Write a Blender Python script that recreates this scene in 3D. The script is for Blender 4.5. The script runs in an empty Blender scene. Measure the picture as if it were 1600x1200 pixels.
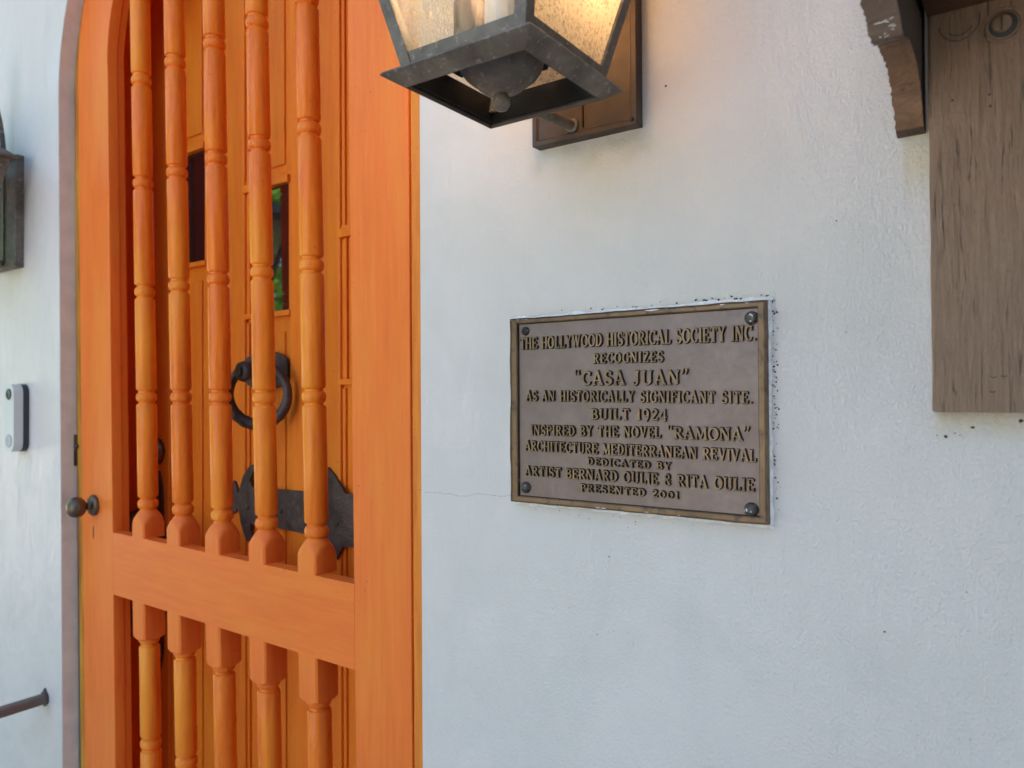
import bpy, bmesh, math, random
from math import sin, cos, pi, radians, sqrt, atan2
from mathutils import Vector, Matrix, noise as mnoise

random.seed(11)
scn = bpy.context.scene
COL = scn.collection

# ------------------------------------------------------------------ camera
ZC, DIST = 1.2, .656
psi, th, roll = radians(34.9), radians(.73), radians(.35)
w = Vector((-sin(psi) * cos(th), cos(psi) * cos(th), sin(th)))
r = Vector((cos(psi), sin(psi), 0)); u = r.cross(w)
r2 = r * cos(roll) - u * sin(roll); u2 = u * cos(roll) + r * sin(roll)
camd = bpy.data.cameras.new('camera'); cam = bpy.data.objects.new('camera', camd); COL.objects.link(cam)
M = Matrix((r2, u2, -w)).transposed().to_4x4(); M.translation = Vector((0, -DIST, ZC))
cam.matrix_world = M
camd.sensor_width = 36; camd.lens = 1172 / 1600 * 36
camd.clip_start = .01; camd.clip_end = 500
camd.dof.use_dof = True; camd.dof.focus_distance = .78; camd.dof.aperture_fstop = 7.0
scn.camera = cam

# ------------------------------------------------------------------ light
SUN_EL, SUN_AZ = radians(48), radians(20)          # sun stands behind the house: the facade is in open shade
wd = bpy.data.worlds.new('World'); scn.world = wd; wd.use_nodes = True
nt = wd.node_tree; bg = nt.nodes['Background']
sky = nt.nodes.new('ShaderNodeTexSky'); sky.sky_type = 'NISHITA'; sky.sun_disc = False
sky.sun_elevation = SUN_EL; sky.sun_rotation = SUN_AZ; sky.air_density = 1.0; sky.dust_density = 2.5; sky.ozone_density = 1.0
nt.links.new(sky.outputs[0], bg.inputs[0]); bg.inputs[1].default_value = .11
sd = bpy.data.lights.new('sun', 'SUN'); so = bpy.data.objects.new('sun', sd); COL.objects.link(so)
sd.energy = 4.5; sd.angle = radians(.5); sd.color = (1, .95, .86)
sdir = Vector((sin(SUN_AZ) * cos(SUN_EL), cos(SUN_AZ) * cos(SUN_EL), sin(SUN_EL)))   # towards the sun
so.rotation_euler = sdir.to_track_quat('Z', 'Y').to_euler(); so.location = (3, 3, 8)
scn.view_settings.view_transform = 'Standard'; scn.view_settings.look = 'None'
scn.view_settings.gamma = 1; scn.view_settings.exposure = 2.72
scn.cycles.max_bounces = 10; scn.cycles.diffuse_bounces = 6; scn.cycles.transparent_max_bounces = 12

# ------------------------------------------------------------------ helpers
class MB:
    """collects faces of ONE mesh"""
    def __init__(s): s.v = []; s.f = []; s.m = []; s.sm = []
    def add(s, vs, fs, mi=0, smooth=False):
        n = len(s.v); s.v += [tuple(v) for v in vs]
        for f in fs: s.f.append([n + i for i in f]); s.m.append(mi); s.sm.append(smooth)
    def box(s, x0, x1, y0, y1, z0, z1, mi=0, fn=None):
        vs = [(x, y, z) for z in (z0, z1) for y in (y0, y1) for x in (x0, x1)]
        if fn: vs = [fn(*v) for v in vs]
        s.add(vs, [(0, 2, 3, 1), (4, 5, 7, 6), (0, 1, 5, 4), (2, 6, 7, 3), (0, 4, 6, 2), (1, 3, 7, 5)], mi)
    def prism(s, poly, fn0, fn1, mi=0, mside=None, smooth=False):
        n = len(poly); a = [fn0(*p) for p in poly]; b = [fn1(*p) for p in poly]
        s.add(a + b, [tuple(range(n)), tuple(range(2 * n - 1, n - 1, -1))], mi)
        s.add(a + b, [(i, (i + 1) % n, n + (i + 1) % n, n + i) for i in range(n)], mi if mside is None else mside, smooth)
    def rings(s, rs, closed=True, cap=True, mi=0, smooth=True):
        n = len(rs[0]); vs = [p for r_ in rs for p in r_]; fs = []
        for k in range(len(rs) - 1):
            for i in range(n if closed else n - 1):
                j = (i + 1) % n; fs.append((k * n + i, k * n + j, (k + 1) * n + j, (k + 1) * n + i))
        s.add(vs, fs, mi, smooth)
        if cap:
            s.add(rs[0], [tuple(range(n - 1, -1, -1))], mi); s.add(rs[-1], [tuple(range(n))], mi)
    def lathe(s, prof, c, ax, n=32, mi=0):
        ax = Vector(ax).normalized(); e1 = ax.orthogonal().normalized(); e2 = ax.cross(e1); c = Vector(c)
        s.rings([[c + ax * h + (e1 * cos(2 * pi * i / n) + e2 * sin(2 * pi * i / n)) * max(rr, 1e-5) for i in range(n)] for rr, h in prof], mi=mi)
    def tube(s, pts, rad, n=12, mi=0, closed=False):
        pts = [Vector(p) for p in pts]; N = len(pts); rs = []; prev = None
        for k, p in enumerate(pts):
            a = pts[(k - 1) % N] if (closed or k) else p; b = pts[(k + 1) % N] if (closed or k < N - 1) else p
            t = (b - a).normalized()
            e1 = (prev - t * prev.dot(t)).normalized() if prev else t.orthogonal().normalized()
            prev = e1; e2 = t.cross(e1); rr = rad[k] if isinstance(rad, (list, tuple)) else rad
            rs.append([p + (e1 * cos(2 * pi * i / n) + e2 * sin(2 * pi * i / n)) * rr for i in range(n)])
        if closed: rs.append(rs[0])
        s.rings(rs, cap=not closed, mi=mi)
    def build(s, name, mats, parent=None, bevel=0, seg=2, subdiv=0):
        me = bpy.data.meshes.new(name)
        off = Vector(parent.get('_o', (0, 0, 0))) if parent else Vector((0, 0, 0))
        if not parent:
            xs = [v[0] for v in s.v]; ys = [v[1] for v in s.v]; zs = [v[2] for v in s.v]
            off = Vector(((min(xs) + max(xs)) / 2, (min(ys) + max(ys)) / 2, min(zs)))
        me.from_pydata([Vector(v) - off for v in s.v], [], s.f)
        for m_ in (mats if isinstance(mats, (list, tuple)) else [mats]): me.materials.append(m_)
        for p, mi, sm in zip(me.polygons, s.m, s.sm): p.material_index = mi; p.use_smooth = sm
        bm = bmesh.new(); bm.from_mesh(me); bmesh.ops.recalc_face_normals(bm, faces=bm.faces); bm.to_mesh(me); bm.free()
        o = bpy.data.objects.new(name, me); COL.objects.link(o)
        if parent: o.parent = parent; o['_o'] = tuple(off)
        else: o.location = off; o['_o'] = tuple(off)
        if bevel:
            b = o.modifiers.new('bevel', 'BEVEL'); b.width = bevel; b.segments = seg; b.limit_method = 'ANGLE'; b.angle_limit = radians(35)
            b.harden_normals = False
        return o

def thing(name, label, cat, loc, group=None):
    o = bpy.data.objects.new(name, None); COL.objects.link(o); o.location = loc; o['_o'] = tuple(loc)
    o.empty_display_size = .05
    o['label'] = label; o['category'] = cat
    if group: o['group'] = group
    return o
def tag(o, label=None, cat=None, group=None, kind=None):
    for k, v in (('label', label), ('category', cat), ('group', group), ('kind', kind)):
        if v: o[k] = v
    return o

# ------------------------------------------------------------------ materials
class NT:
    def __init__(s, name):
        s.mat = bpy.data.materials.new(name); s.mat.use_nodes = True; s.t = s.mat.node_tree
        s.p = s.t.nodes['Principled BSDF']; s.out = s.t.nodes['Material Output']
        s.co = s.n('ShaderNodeTexCoord').outputs['Object']
        s.pos = s.n('ShaderNodeNewGeometry').outputs['Position']
    def n(s, typ, **kw):
        nd = s.t.nodes.new(typ)
        for k, v in kw.items(): setattr(nd, k, v)
        return nd
    def l(s, a, b): s.t.links.new(a, b)
    def val(s, sock, v):
        if hasattr(v, 'is_linked') or isinstance(v, bpy.types.NodeSocket): s.l(v, sock)
        else: sock.default_value = v
    def mapping(s, scale, src=None, loc=(0, 0, 0)):
        m = s.n('ShaderNodeMapping'); s.l(src or s.pos, m.inputs['Vector']); m.inputs['Scale'].default_value = scale; m.inputs['Location'].default_value = loc
        return m.outputs[0]
    def noise(s, scale, detail=4, rough=.55, vec=None, dist=0):
        q = s.n('ShaderNodeTexNoise'); s.l(vec or s.pos, q.inputs['Vector']); q.inputs['Scale'].default_value = scale
        q.inputs['Detail'].default_value = detail; q.inputs['Roughness'].default_value = rough; q.inputs['Distortion'].default_value = dist
        return q.outputs['Fac']
    def ramp(s, fac, stops):
        c = s.n('ShaderNodeValToRGB'); s.l(fac, c.inputs[0]); e = c.color_ramp.elements
        while len(e) < len(stops): e.new(.5)
        for el, (p, col) in zip(e, stops):
            el.position = p; el.color = (col, col, col, 1) if isinstance(col, (int, float)) else (*col, 1)
        return c.outputs[0]
    def mix(s, fac, a, b, mode='MIX'):
        m = s.n('ShaderNodeMix', data_type='RGBA', blend_type=mode)
        s.val(m.inputs[0], fac)
        for sock, v in ((m.inputs[6], a), (m.inputs[7], b)):
            s.val(sock, (*v, 1) if isinstance(v, tuple) and len(v) == 3 else v)
        return m.outputs[2]
    def math(s, op, a, b=0, clamp=False):
        m = s.n('ShaderNodeMath', operation=op, use_clamp=clamp); s.val(m.inputs[0], a); s.val(m.inputs[1], b); return m.outputs[0]
    def bump(s, h, strength, dist, nrm=None):
        b = s.n('ShaderNodeBump'); s.l(h, b.inputs['Height']); b.inputs['Strength'].default_value = strength; b.inputs['Distance'].default_value = dist
        if nrm: s.l(nrm, b.inputs['Normal'])
        return b.outputs[0]
    def fin(s, col=None, rough=.5, metal=0, nrm=None, spec=.5):
        if col is not None: s.val(s.p.inputs['Base Color'], (*col, 1) if isinstance(col, tuple) and len(col) == 3 else col)
        s.val(s.p.inputs['Roughness'], rough); s.val(s.p.inputs['Metallic'], metal); s.p.inputs['Specular IOR Level'].default_value = spec
        if nrm: s.l(nrm, s.p.inputs['Normal'])
        return s.mat
    def axis(s):
        q = s.n('ShaderNodeSeparateXYZ'); s.l(s.pos, q.inputs[0]); return q.outputs
    def band(s, v, a, b, soft):
        m1 = s.n('ShaderNodeMapRange', interpolation_type='SMOOTHSTEP'); s.val(m1.inputs[0], v); m1.inputs[1].default_value = a - soft; m1.inputs[2].default_value = a + soft
        m2 = s.n('ShaderNodeMapRange', interpolation_type='SMOOTHSTEP'); s.val(m2.inputs[0], v); m2.inputs[1].default_value = b - soft; m2.inputs[2].default_value = b + soft
        return s.math('MULTIPLY', m1.outputs[0], s.math('SUBTRACT', 1, m2.outputs[0]))

def m_plaster():
    a = NT('white_plaster_paint')
    big = a.noise(2.2, 3); mid = a.noise(14, 4, .6, a.mapping((1, 1, .45)))
    col = a.mix(a.ramp(big, [(.3, 0.), (.7, 1.)]), (.645, .580, .528), (.700, .634, .580))
    col = a.mix(a.math('MULTIPLY', a.ramp(mid, [(.5, 0.), (.75, 1.)]), .35), col, (.555, .525, .485))
    x, y, z = a.axis()
    # cream old paint left under the timber post and the bracket, taupe drips beside the lamp plate
    st = a.math('MULTIPLY', a.band(x, -.064, .12, .004), a.band(z, 1.168, 1.2, .007))
    st = a.math('MULTIPLY', st, a.ramp(a.noise(60, 4), [(.35, .1), (.6, .8)]))
    st2 = a.math('MULTIPLY', a.band(x, -.082, -.06, .004), a.band(z, 1.36, 1.41, .02))
    col = a.mix(a.math('MULTIPLY', a.math('MAXIMUM', st, st2), .75), col, (.60, .50, .32))
    st3 = a.math('MULTIPLY', a.band(x, -.43, -.29, .012), a.band(z, 1.425, 1.455, .012))
    col = a.mix(a.math('MULTIPLY', a.math('MULTIPLY', st3, a.ramp(a.noise(40, 5), [(.35, 0.), (.65, 1.)])), .4), col, (.48, .43, .32))
    pt = a.math('MULTIPLY', a.ramp(a.noise(3.4, 5, .6, None, 1.2), [(.52, 0.), (.60, 1.)]), .30)
    col = a.mix(pt, col, (.575, .545, .49))
    # pinholes
    v = a.n('ShaderNodeTexVoronoi'); a.l(a.mapping((1, .2, 1)), v.inputs['Vector']); v.inputs['Scale'].default_value = 42; v.inputs['Randomness'].default_value = 1
    dots = a.math('MULTIPLY', a.math('LESS_THAN', v.outputs['Distance'], .045), a.math('GREATER_THAN', a.noise(6, 2), .58))
    col = a.mix(a.math('MULTIPLY', dots, .55), col, (.33, .31, .29))
    # orange-peel roller texture, coarser to the right
    tx = a.n('ShaderNodeMapRange'); a.l(x, tx.inputs[0]); tx.inputs[1].default_value = -.5; tx.inputs[2].default_value = -.05; tx.inputs[3].default_value = .25; tx.inputs[4].default_value = 1
    fine = a.noise(420, 4, .65, a.mapping((1, 1, .7))); med = a.noise(95, 5, .62, None, .5)
    h = a.math('ADD', a.math('MULTIPLY', a.ramp(fine, [(.42, 0.), (.72, 1.)]), .9), a.math('MULTIPLY', med, .35))
    h = a.math('MULTIPLY', h, tx.outputs[0])
    n0 = a.bump(a.noise(11, 3, .5, a.mapping((1.6, 1, .6)), 1.6), .30, .012)
    n1 = a.bump(a.noise(5, 4, .5), .45, .02, n0)
    n2 = a.bump(h, .5, .0021, n1)
    n3 = a.bump(a.math('SUBTRACT', 1, dots), .4, .0006, n2)
    return a.fin(col, a.ramp(mid, [(.3, .38), (.7, .52)]), 0, n3, .45)

def m_orange(name, base, dark, yellow, yamt=.35, rough=.36, seed=0, hz=False):
    a = NT(name)
    mp = a.mapping
    if hz: a.mapping = lambda sc, src=None, loc=(0, 0, 0): mp((sc[2], sc[1], sc[0]), src, loc)
    g = a.noise(9, 6, .62, a.mapping((14, 14, 1.0), loc=(seed, seed, 0)))
    g2 = a.noise(3.0, 4, .55, a.mapping((5, 5, 1.3), loc=(seed * 2, 0, seed)))
    col = a.mix(a.ramp(g, [(.3, 0.), (.72, 1.)]), base, dark)
    col = a.mix(a.math('MULTIPLY', a.ramp(g2, [(.46, 0.), (.72, 1.)]), yamt), col, yellow)
    sp = a.noise(210, 2, .5)
    col = a.mix(a.math('MULTIPLY', a.ramp(sp, [(.735, 0.), (.76, 1.)]), .6), col, (.16, .05, .02))
    h = a.noise(40, 6, .65, a.mapping((9, 9, .35)))
    n1 = a.bump(h, .22, .0012); n2 = a.bump(a.noise(14, 3), .25, .003, n1)
    return a.fin(col, a.ramp(g2, [(.2, rough), (.8, rough + .14)]), 0, n2, .22)

def m_metal(name, c1, c2, rough=.5, metal=.75, sc=60, spots=(.45, .42, .36), spot=.25, bump=.35, thr=.66):
    a = NT(name)
    n1 = a.noise(sc, 6, .65); n2 = a.noise(sc * .22, 4, .6)
    col = a.mix(a.ramp(n2, [(.32, 0.), (.68, 1.)]), c1, c2)
    col = a.mix(a.math('MULTIPLY', a.ramp(n1, [(thr, 0.), (thr + .06, 1.)]), spot), col, spots)
    return a.fin(col, a.ramp(n1, [(.25, rough - .1), (.75, rough + .15)]), metal, a.bump(n1, bump, .0008 if bump < .9 else .0028), .5)

def m_wood():
    a = NT('weathered_brown_wood')
    wob = a.mapping((6, 6, .55))
    g = a.noise(36, 9, .74, wob, 1.5)
    f_ = a.noise(95, 6, .7, a.mapping((4, 4, .6), loc=(2, 0, 5)), 1.0)
    s_ = a.noise(60, 4, .6, a.mapping((7, 7, .33), loc=(3, 1, 0)), .7)
    big = a.noise(9, 4, .6)
    col = a.mix(a.ramp(g, [(.34, 0.), (.62, 1.)]), (.27, .162, .104), (.37, .238, .158))
    col = a.mix(a.math('MULTIPLY', a.ramp(big, [(.42, 0.), (.68, 1.)]), .55), col, (.37, .225, .14))
    col = a.mix(a.math('MULTIPLY', a.ramp(f_, [(.55, 0.), (.7, 1.)]), .35), col, (.36, .255, .185))
    crack = a.math('MULTIPLY', a.ramp(s_, [(.335, 1.), (.375, 0.)]), a.ramp(a.noise(16, 3), [(.42, 0.), (.56, 1.)]))
    col = a.mix(a.math('MULTIPLY', crack, .45), col, (.05, .033, .025))
    hh = a.math('ADD', a.math('MULTIPLY', g, .6), a.math('MULTIPLY', f_, .5))
    n1 = a.bump(a.math('SUBTRACT', hh, a.math('MULTIPLY', crack, .9)), 1.0, .0060)
    return a.fin(col, a.ramp(g, [(.3, .6), (.7, .46)]), 0, a.bump(a.noise(300, 3), .3, .0008, n1), .25)

def m_bracket():
    a = NT('bracket_brown_paint')
    g = a.noise(30, 6, .65, a.mapping((1.5, .5, 4)), .8)
    rg = a.n('ShaderNodeTexWave'); rg.wave_type = 'RINGS'; a.l(a.mapping((20, 14, 30), loc=(1.6, 1.8, -42.8)), rg.inputs['Vector']); rg.inputs['Scale'].default_value = 1.6; rg.inputs['Distortion'].default_value = 5; rg.inputs['Detail'].default_value = 3
    x, y, z = a.axis()
    end = a.band(y, -.125, -.085, .008)
    col = a.mix(a.ramp(g, [(.3, 0.), (.7, 1.)]), (.19, .10, .055), (.285, .155, .085))
    col = a.mix(a.band(y, -.4, -.11, .02), col, (.20, .14, .105))
    col = a.mix(a.math('MULTIPLY', end, a.ramp(rg.outputs['Fac'], [(.35, .85), (.6, .1)])), col, (.09, .06, .045))
    col = a.mix(a.math('MULTIPLY', a.band(y, -.0128, .01, .0006), .75), col, (.075, .055, .045))
    ch = a.noise(95, 5, .7)
    col = a.mix(a.math('MULTIPLY', a.ramp(ch, [(.60, 0.), (.66, 1.)]), .6), col, (.10, .065, .045))
    # white paint dabs
    d = a.noise(120, 4, .7, a.mapping((1.2, .5, 1.2)), 1.5)
    wmask = a.math('MULTIPLY', a.ramp(d, [(.64, 0.), (.66, 1.)]), a.band(y, -.165, -.118, .006))
    col = a.mix(a.math('MULTIPLY', wmask, .15), col, (.72, .68, .62))
    return a.fin(col, .5, 0, a.bump(a.math('ADD', g, a.math('MULTIPLY', rg.outputs['Fac'], a.math('MULTIPLY', end, .4))), 1.0, .004), .22)

def m_flat(name, col, rough=.5, metal=0, sc=80, var=.12, bump=.15, spec=.5):
    a = NT(name); n_ = a.noise(sc, 4)
    c = a.mix(a.ramp(n_, [(.3, 0.), (.7, 1.)]), tuple(x * (1 - var) for x in col), tuple(min(1, x * (1 + var)) for x in col))
    return a.fin(c, rough, metal, a.bump(n_, bump, .0006), spec)

def m_glass(name, tint, clear, streak=False):
    a = NT(name); t = a.t
    tr = a.n('ShaderNodeBsdfTransparent'); tr.inputs[0].default_value = (1, .97, .9, 1)
    tl = a.n('ShaderNodeBsdfTranslucent'); tl.inputs[0].default_value = (*tint, 1)
    gl = a.n('ShaderNodeBsdfGlossy'); gl.inputs['Roughness'].default_value = .12
    if streak: h = a.noise(60, 5, .7, a.mapping((1, 1, .25)), 1.2)
    else: h = a.noise(330, 4, .7)
    bm_ = a.bump(h, .9, .003)
    a.l(bm_, tl.inputs['Normal']); a.l(bm_, gl.inputs['Normal'])
    m1 = a.n('ShaderNodeMixShader'); a.l(a.ramp(h, [(.50, clear), (.66, min(1, clear + .6))] if not streak else [(.42, clear), (.55, .96), (.62, .97), (.66, .35)]), m1.inputs[0]); a.l(tl.outputs[0], m1.inputs[1]); a.l(tr.outputs[0], m1.inputs[2])
    m2 = a.n('ShaderNodeMixShader'); m2.inputs[0].default_value = .07; a.l(m1.outputs[0], m2.inputs[1]); a.l(gl.outputs[0], m2.inputs[2])
    a.l(m2.outputs[0], a.out.inputs['Surface']); return a.mat

def m_emit(name, col, st):
    a = NT(name); a.p.inputs['Emission Color'].default_value = (*col, 1); a.p.inputs['Emission Strength'].default_value = st
    a.p.inputs['Base Color'].default_value = (.9, .85, .7, 1); return a.mat

PLASTER = m_plaster()
ORANGE = m_orange('orange_door_paint', (.88, .200, .031), (.78, .152, .024), (.85, .262, .032), .5)
ORANGEH = m_orange('orange_rail_paint', (.88, .200, .031), (.78, .152, .024), (.85, .262, .032), .5, seed=1.7, hz=True)
ORANGE2 = m_orange('orange_baluster_paint', (.92, .225, .020), (.70, .125, .012), (.92, .33, .026), .85, .22, 3.3)
ORANGE3 = m_orange('orange_inner_door_paint', (.86, .225, .016), (.74, .16, .013), (.86, .29, .020), .65, .34, 7.1)
YELLOW = m_orange('ochre_edge_stain', (.84, .245, .028), (.58, .13, .018), (.84, .33, .035), .6, .40, 5.2)
OCHRE = m_orange('worn_ochre_edge', (.66, .29, .025), (.24, .06, .014), (.74, .38, .04), .55, .5, 2.2)
TAUPE = m_flat('taupe_frame_paint', (.62, .585, .54), .5, 0, 30, .1, .3)
IRON = m_metal('black_iron', (.042, .033, .029), (.095, .074, .062), .42, .35, 110, (.17, .14, .115), .5, 1.0, .58)
LAMP = m_metal('aged_lamp_metal', (.085, .068, .055), (.195, .160, .128), .55, .25, 150, (.36, .33, .29), .5, .6, .57)
RUST = m_metal('rusty_lamp_plate', (.052, .037, .029), (.115, .068, .044), .5, .35, 70, (.24, .20, .165), .25, .35)
LAMPDK = m_metal('blackened_lamp_inside', (.012, .011, .010), (.028, .024, .02), .35, .5, 70, (.06, .05, .04), .4, .35)
KNOB = m_metal('brown_bronze_knob', (.10, .075, .05), (.16, .12, .08), .38, .8, 80, (.2, .16, .1), .3, .3)
BRONZE = m_metal('plaque_bronze_field', (.155, .108, .090), (.195, .140, .118), .42, .35, 170, (.33, .26, .20), .2, .3, .66)
BORDER = m_metal('plaque_bronze_edge', (.125, .074, .038), (.215, .128, .06), .44, .45, 90, (.085, .055, .038), .8, .6, .55)
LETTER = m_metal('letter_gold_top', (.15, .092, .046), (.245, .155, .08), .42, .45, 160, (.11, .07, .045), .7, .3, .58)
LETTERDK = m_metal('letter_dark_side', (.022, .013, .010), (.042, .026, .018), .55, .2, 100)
SCREW = m_metal('screw_grey_metal', (.045, .036, .031), (.10, .082, .068), .5, .4, 240, (.40, .37, .33), .4, .6, .58)
WHITEPT = m_flat('white_paint_drip', (.78, .76, .74), .45)
SEALPT = m_flat('white_paint_edge', (.74, .73, .71), .5, 0, 160, .16, .6)
GREYSEAL = m_flat('grey_edge_seal', (.36, .35, .33), .7, 0, 200, .5, .5)
SPECK = m_flat('dark_speck', (.035, .03, .028), .7)
WOODDK = m_flat('dark_wood_crease', (.075, .052, .042), .6)
BRSHADE = m_flat('shaded_bracket_side', (.045, .032, .026), .6, 0, 60, .25, .4)  # shade on the bracket's side faces, painted in as near-black brown
WOOD = m_wood(); BRACKET = m_bracket()
BEAMWOOD = m_orange('dark_beam_wood', (.13, .062, .032), (.085, .042, .024), (.17, .08, .035), .4, .42, 9.1)
BELLW = m_flat('bell_white_plastic', (.60, .59, .57), .35, 0, 20, .02, .02)
BELLG = m_flat('bell_grey_plastic', (.40, .40, .41), .45, 0, 20, .03, .02)
BELLD = m_flat('bell_black_plastic', (.025, .026, .032), .35, 0, 20, .05, .02)
RAILB = m_metal('brown_rail_paint', (.12, .085, .07), (.17, .125, .105), .45, .1, 40, (.3, .27, .24), .2, .3)
SLEEVEW = m_flat('white_candle_sleeve', (.75, .75, .76), .35, 0, 60, .05, .1)
PANEG = m_glass('seeded_amber_glass', (.78, .59, .36), .10)
PANEC = m_glass('streaky_clear_glass', (.82, .68, .48), .76, True)
BULB = m_emit('lit_bulb', (1, .69, .42), 7.2)
GLASSBK = NT('dark_window_glass').fin((.012, .011, .010), .03, 0, None, .5)
GLASSBK.node_tree.nodes['Principled BSDF'].inputs['IOR'].default_value = 2.1
STONE = m_flat('terrace_paving', (.42, .38, .33), .8, 0, 6, .15, .3)
LEAF = NT('leaf_green')
_c = LEAF.mix(LEAF.noise(3, 2), (.05, .13, .02), (.10, .24, .035)); LEAF.fin(_c, .5)
_tl = LEAF.n('ShaderNodeBsdfTranslucent'); _tl.inputs[0].default_value = (.22, .42, .05, 1)
_mx = LEAF.n('ShaderNodeMixShader'); _mx.inputs[0].default_value = .5
LEAF.l(LEAF.p.outputs[0], _mx.inputs[1]); LEAF.l(_tl.outputs[0], _mx.inputs[2]); LEAF.l(_mx.outputs[0], LEAF.out.inputs['Surface']); LEAF = LEAF.mat
BARK = m_flat('bark_brown', (.10, .075, .055), .9, 0, 40, .3, .8)

# ------------------------------------------------------------------ setting
b = MB(); b.add([(-60, -60, 0), (60, -60, 0), (60, 60, 0), (-60, 60, 0)], [(0, 1, 2, 3)])
tag(b.build('ground', STONE), kind='structure')

# wall with arched doorway
XR, XL, ZS = -.587, -1.471, 1.752
XM, RO = (XR + XL) / 2, (XR - XL) / 2
HT, TW = 4.2, .30
def lean(x, z): return x - .016 * (z - 1.2) * (XR - x) / (XR - XL)      # the old left jamb is a little out of plumb
def arch_pts(n=48, rad=RO, zs=ZS):
    return [(lean(XM + rad * cos(pi * i / n), zs + rad * sin(pi * i / n)), zs + rad * sin(pi * i / n)) for i in range(n + 1)]
b = MB(); ap = arch_pts()
def wallface(y):
    vs, fs = [], []
    def q(a0, a1, a2, a3):
        n = len(vs); vs.extend([(p[0], y, p[1]) for p in (a0, a1, a2, a3)]); fs.append((n, n + 1, n + 2, n + 3))
    q((XR, 0), (4, 0), (4, HT), (XR, HT)); q((-6, 0), (lean(XL, 0), 0), ap[-1], (-6, ap[-1][1])); q((-6, ap[-1][1]), ap[-1], (ap[-1][0], HT), (-6, HT))
    for i in range(len(ap) - 1):
        q(ap[i + 1], ap[i], (ap[i][0], HT), (ap[i + 1][0], HT))
    b.add(vs, fs)
wallface(0); wallface(TW)
prof = [(XR, 0)] + ap + [(lean(XL, 0), 0)]
b.add([(x, 0, z) for x, z in prof] + [(x, TW, z) for x, z in prof], [(i, i + 1, len(prof) + i + 1, len(prof) + i) for i in range(len(prof) - 1)])
for (x0, z0), (x1, z1) in (((-6, 0), (-6, HT)), ((-6, HT), (4, HT)), ((4, HT), (4, 0))):
    b.add([(x0, 0, z0), (x1, 0, z1), (x1, TW, z1), (x0, TW, z0)], [(0, 1, 2, 3)])
wall = b.build('stucco_wall', PLASTER)
wall.location = (0, 0, 0)
for v in wall.data.vertices: v.co += Vector(wall['_o'])
wall['_o'] = (0, 0, 0)
tag(wall, 'white painted stucco house wall with arched doorway opening', 'wall')

# hairline crack left of the plaque, chips around it, specks under the post
b = MB(); pts = []
x = -.5835; z = 1.0862
while x < -.456:
    pts.append((x, z)); x += .004; z += random.uniform(-.0009, .0011) + (.0004 if x > -.52 else -.0001)
for (x0, z0), (x1, z1) in zip(pts, pts[1:]):
    h_ = .00022
    b.add([(x0, -.0003, z0 - h_), (x1, -.0003, z1 - h_), (x1, -.0003, z1 + h_), (x0, -.0003, z0 + h_)], [(0, 1, 2, 3)])
b.build('hairline_crack', GREYSEAL, wall)
def fleck(b, x, z, s_, y=-.0006, mi=0):
    n = random.randint(5, 7); a0 = random.random() * 6
    pl = [(x + s_ * random.uniform(.5, 1.2) * cos(a0 + 2 * pi * i / n), z + s_ * random.uniform(.4, 1.0) * sin(a0 + 2 * pi * i / n)) for i in range(n)]
    b.prism(pl, lambda p, q: (p, y, q), lambda p, q: (p, .001, q), mi)
PX0, PX1, PZ0, PZ1 = -.4525, -.1875, 1.0868, 1.2785
b = MB()
for i in range(75):
    t = random.random() ** .6
    fleck(b, PX1 + .0030 + abs(random.gauss(0, .0022)), PZ0 + (PZ1 - PZ0) * t, random.uniform(.0003, .0011))
for i in range(34):
    t = random.random() ** .5
    fleck(b, PX0 + (PX1 - PX0) * t, PZ1 + .0035 + abs(random.gauss(0, .0014)), random.uniform(.0003, .0012) * (.5 + t))
for i in range(14): fleck(b, PX0 + (PX1 - PX0) * random.random(), PZ0 - .006 - abs(random.gauss(0, .004)), random.uniform(.0003, .0007))
for i in range(14): fleck(b, random.uniform(-.5, -.02), random.uniform(.92, 1.06), random.uniform(.0003, .0006))
for x, z, s_ in ((-.0565, 1.1655, .0019), (-.0385, 1.1725, .0016), (-.009, 1.178, .0018), (-.05, 1.168, .0007), (-.047, 1.1665, .0006), (-.062, 1.1662, .0006), (-.343, 1.0405, .0009), (-.1, 1.01, .001), (-.132, 1.34, .0008), (-.28, 1.487, .0013)): fleck(b, x, z, s_)
tag(b.build('paint_fleck', SPECK, wall), kind='stuff')
# rough white paint line round the plaque
b = MB()
def ragged(x0, z0, x1, z1, wmin, wmax, nx, nz, n=70, y=-.0022):
    a_, c_ = [], []
    for i in range(n + 1):
        t = i / n; w_ = wmin + (wmax - wmin) * (mnoise.noise((t * 23, x0 * 9, z0 * 9)) * .5 + .5)
        px, pz = x0 + (x1 - x0) * t, z0 + (z1 - z0) * t
        a_.append((px, pz)); c_.append((px + nx * w_, pz + nz * w_))
    for i in range(n):
        yb = -.0003
        (p0, p1), (q0, q1) = (a_[i], a_[i + 1]), (c_[i], c_[i + 1])
        b.add([(p0[0], y, p0[1]), (p1[0], y, p1[1]), (q1[0], yb, q1[1]), (q0[0], yb, q0[1])], [(0, 1, 2, 3)])
ragged(PX0 - .002, PZ1, PX1 + .004, PZ1 + .0008, .0008, .0048, 0, 1)
ragged(PX0 - .003, PZ0, PX1 + .003, PZ0 - .0006, .0008, .0062, 0, -1)
ragged(PX0, PZ0 - .004, PX0, PZ1 + .004, .0004, .004, -1, 0)
ragged(PX1, PZ0 - .004, PX1, PZ1 + .004, .0004, .0038, 1, 0)
b.build('paint_edge', SEALPT, wall)

# overhanging boards far above the picture, they shade the wall top
b = MB(); b.box(-3.5, 2, -.55, 0, 2.75, 2.8)
tag(b.build('timber_eave', BEAMWOOD, bevel=.004), 'dark timber eave boards projecting from top of white wall', 'eave')

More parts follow.
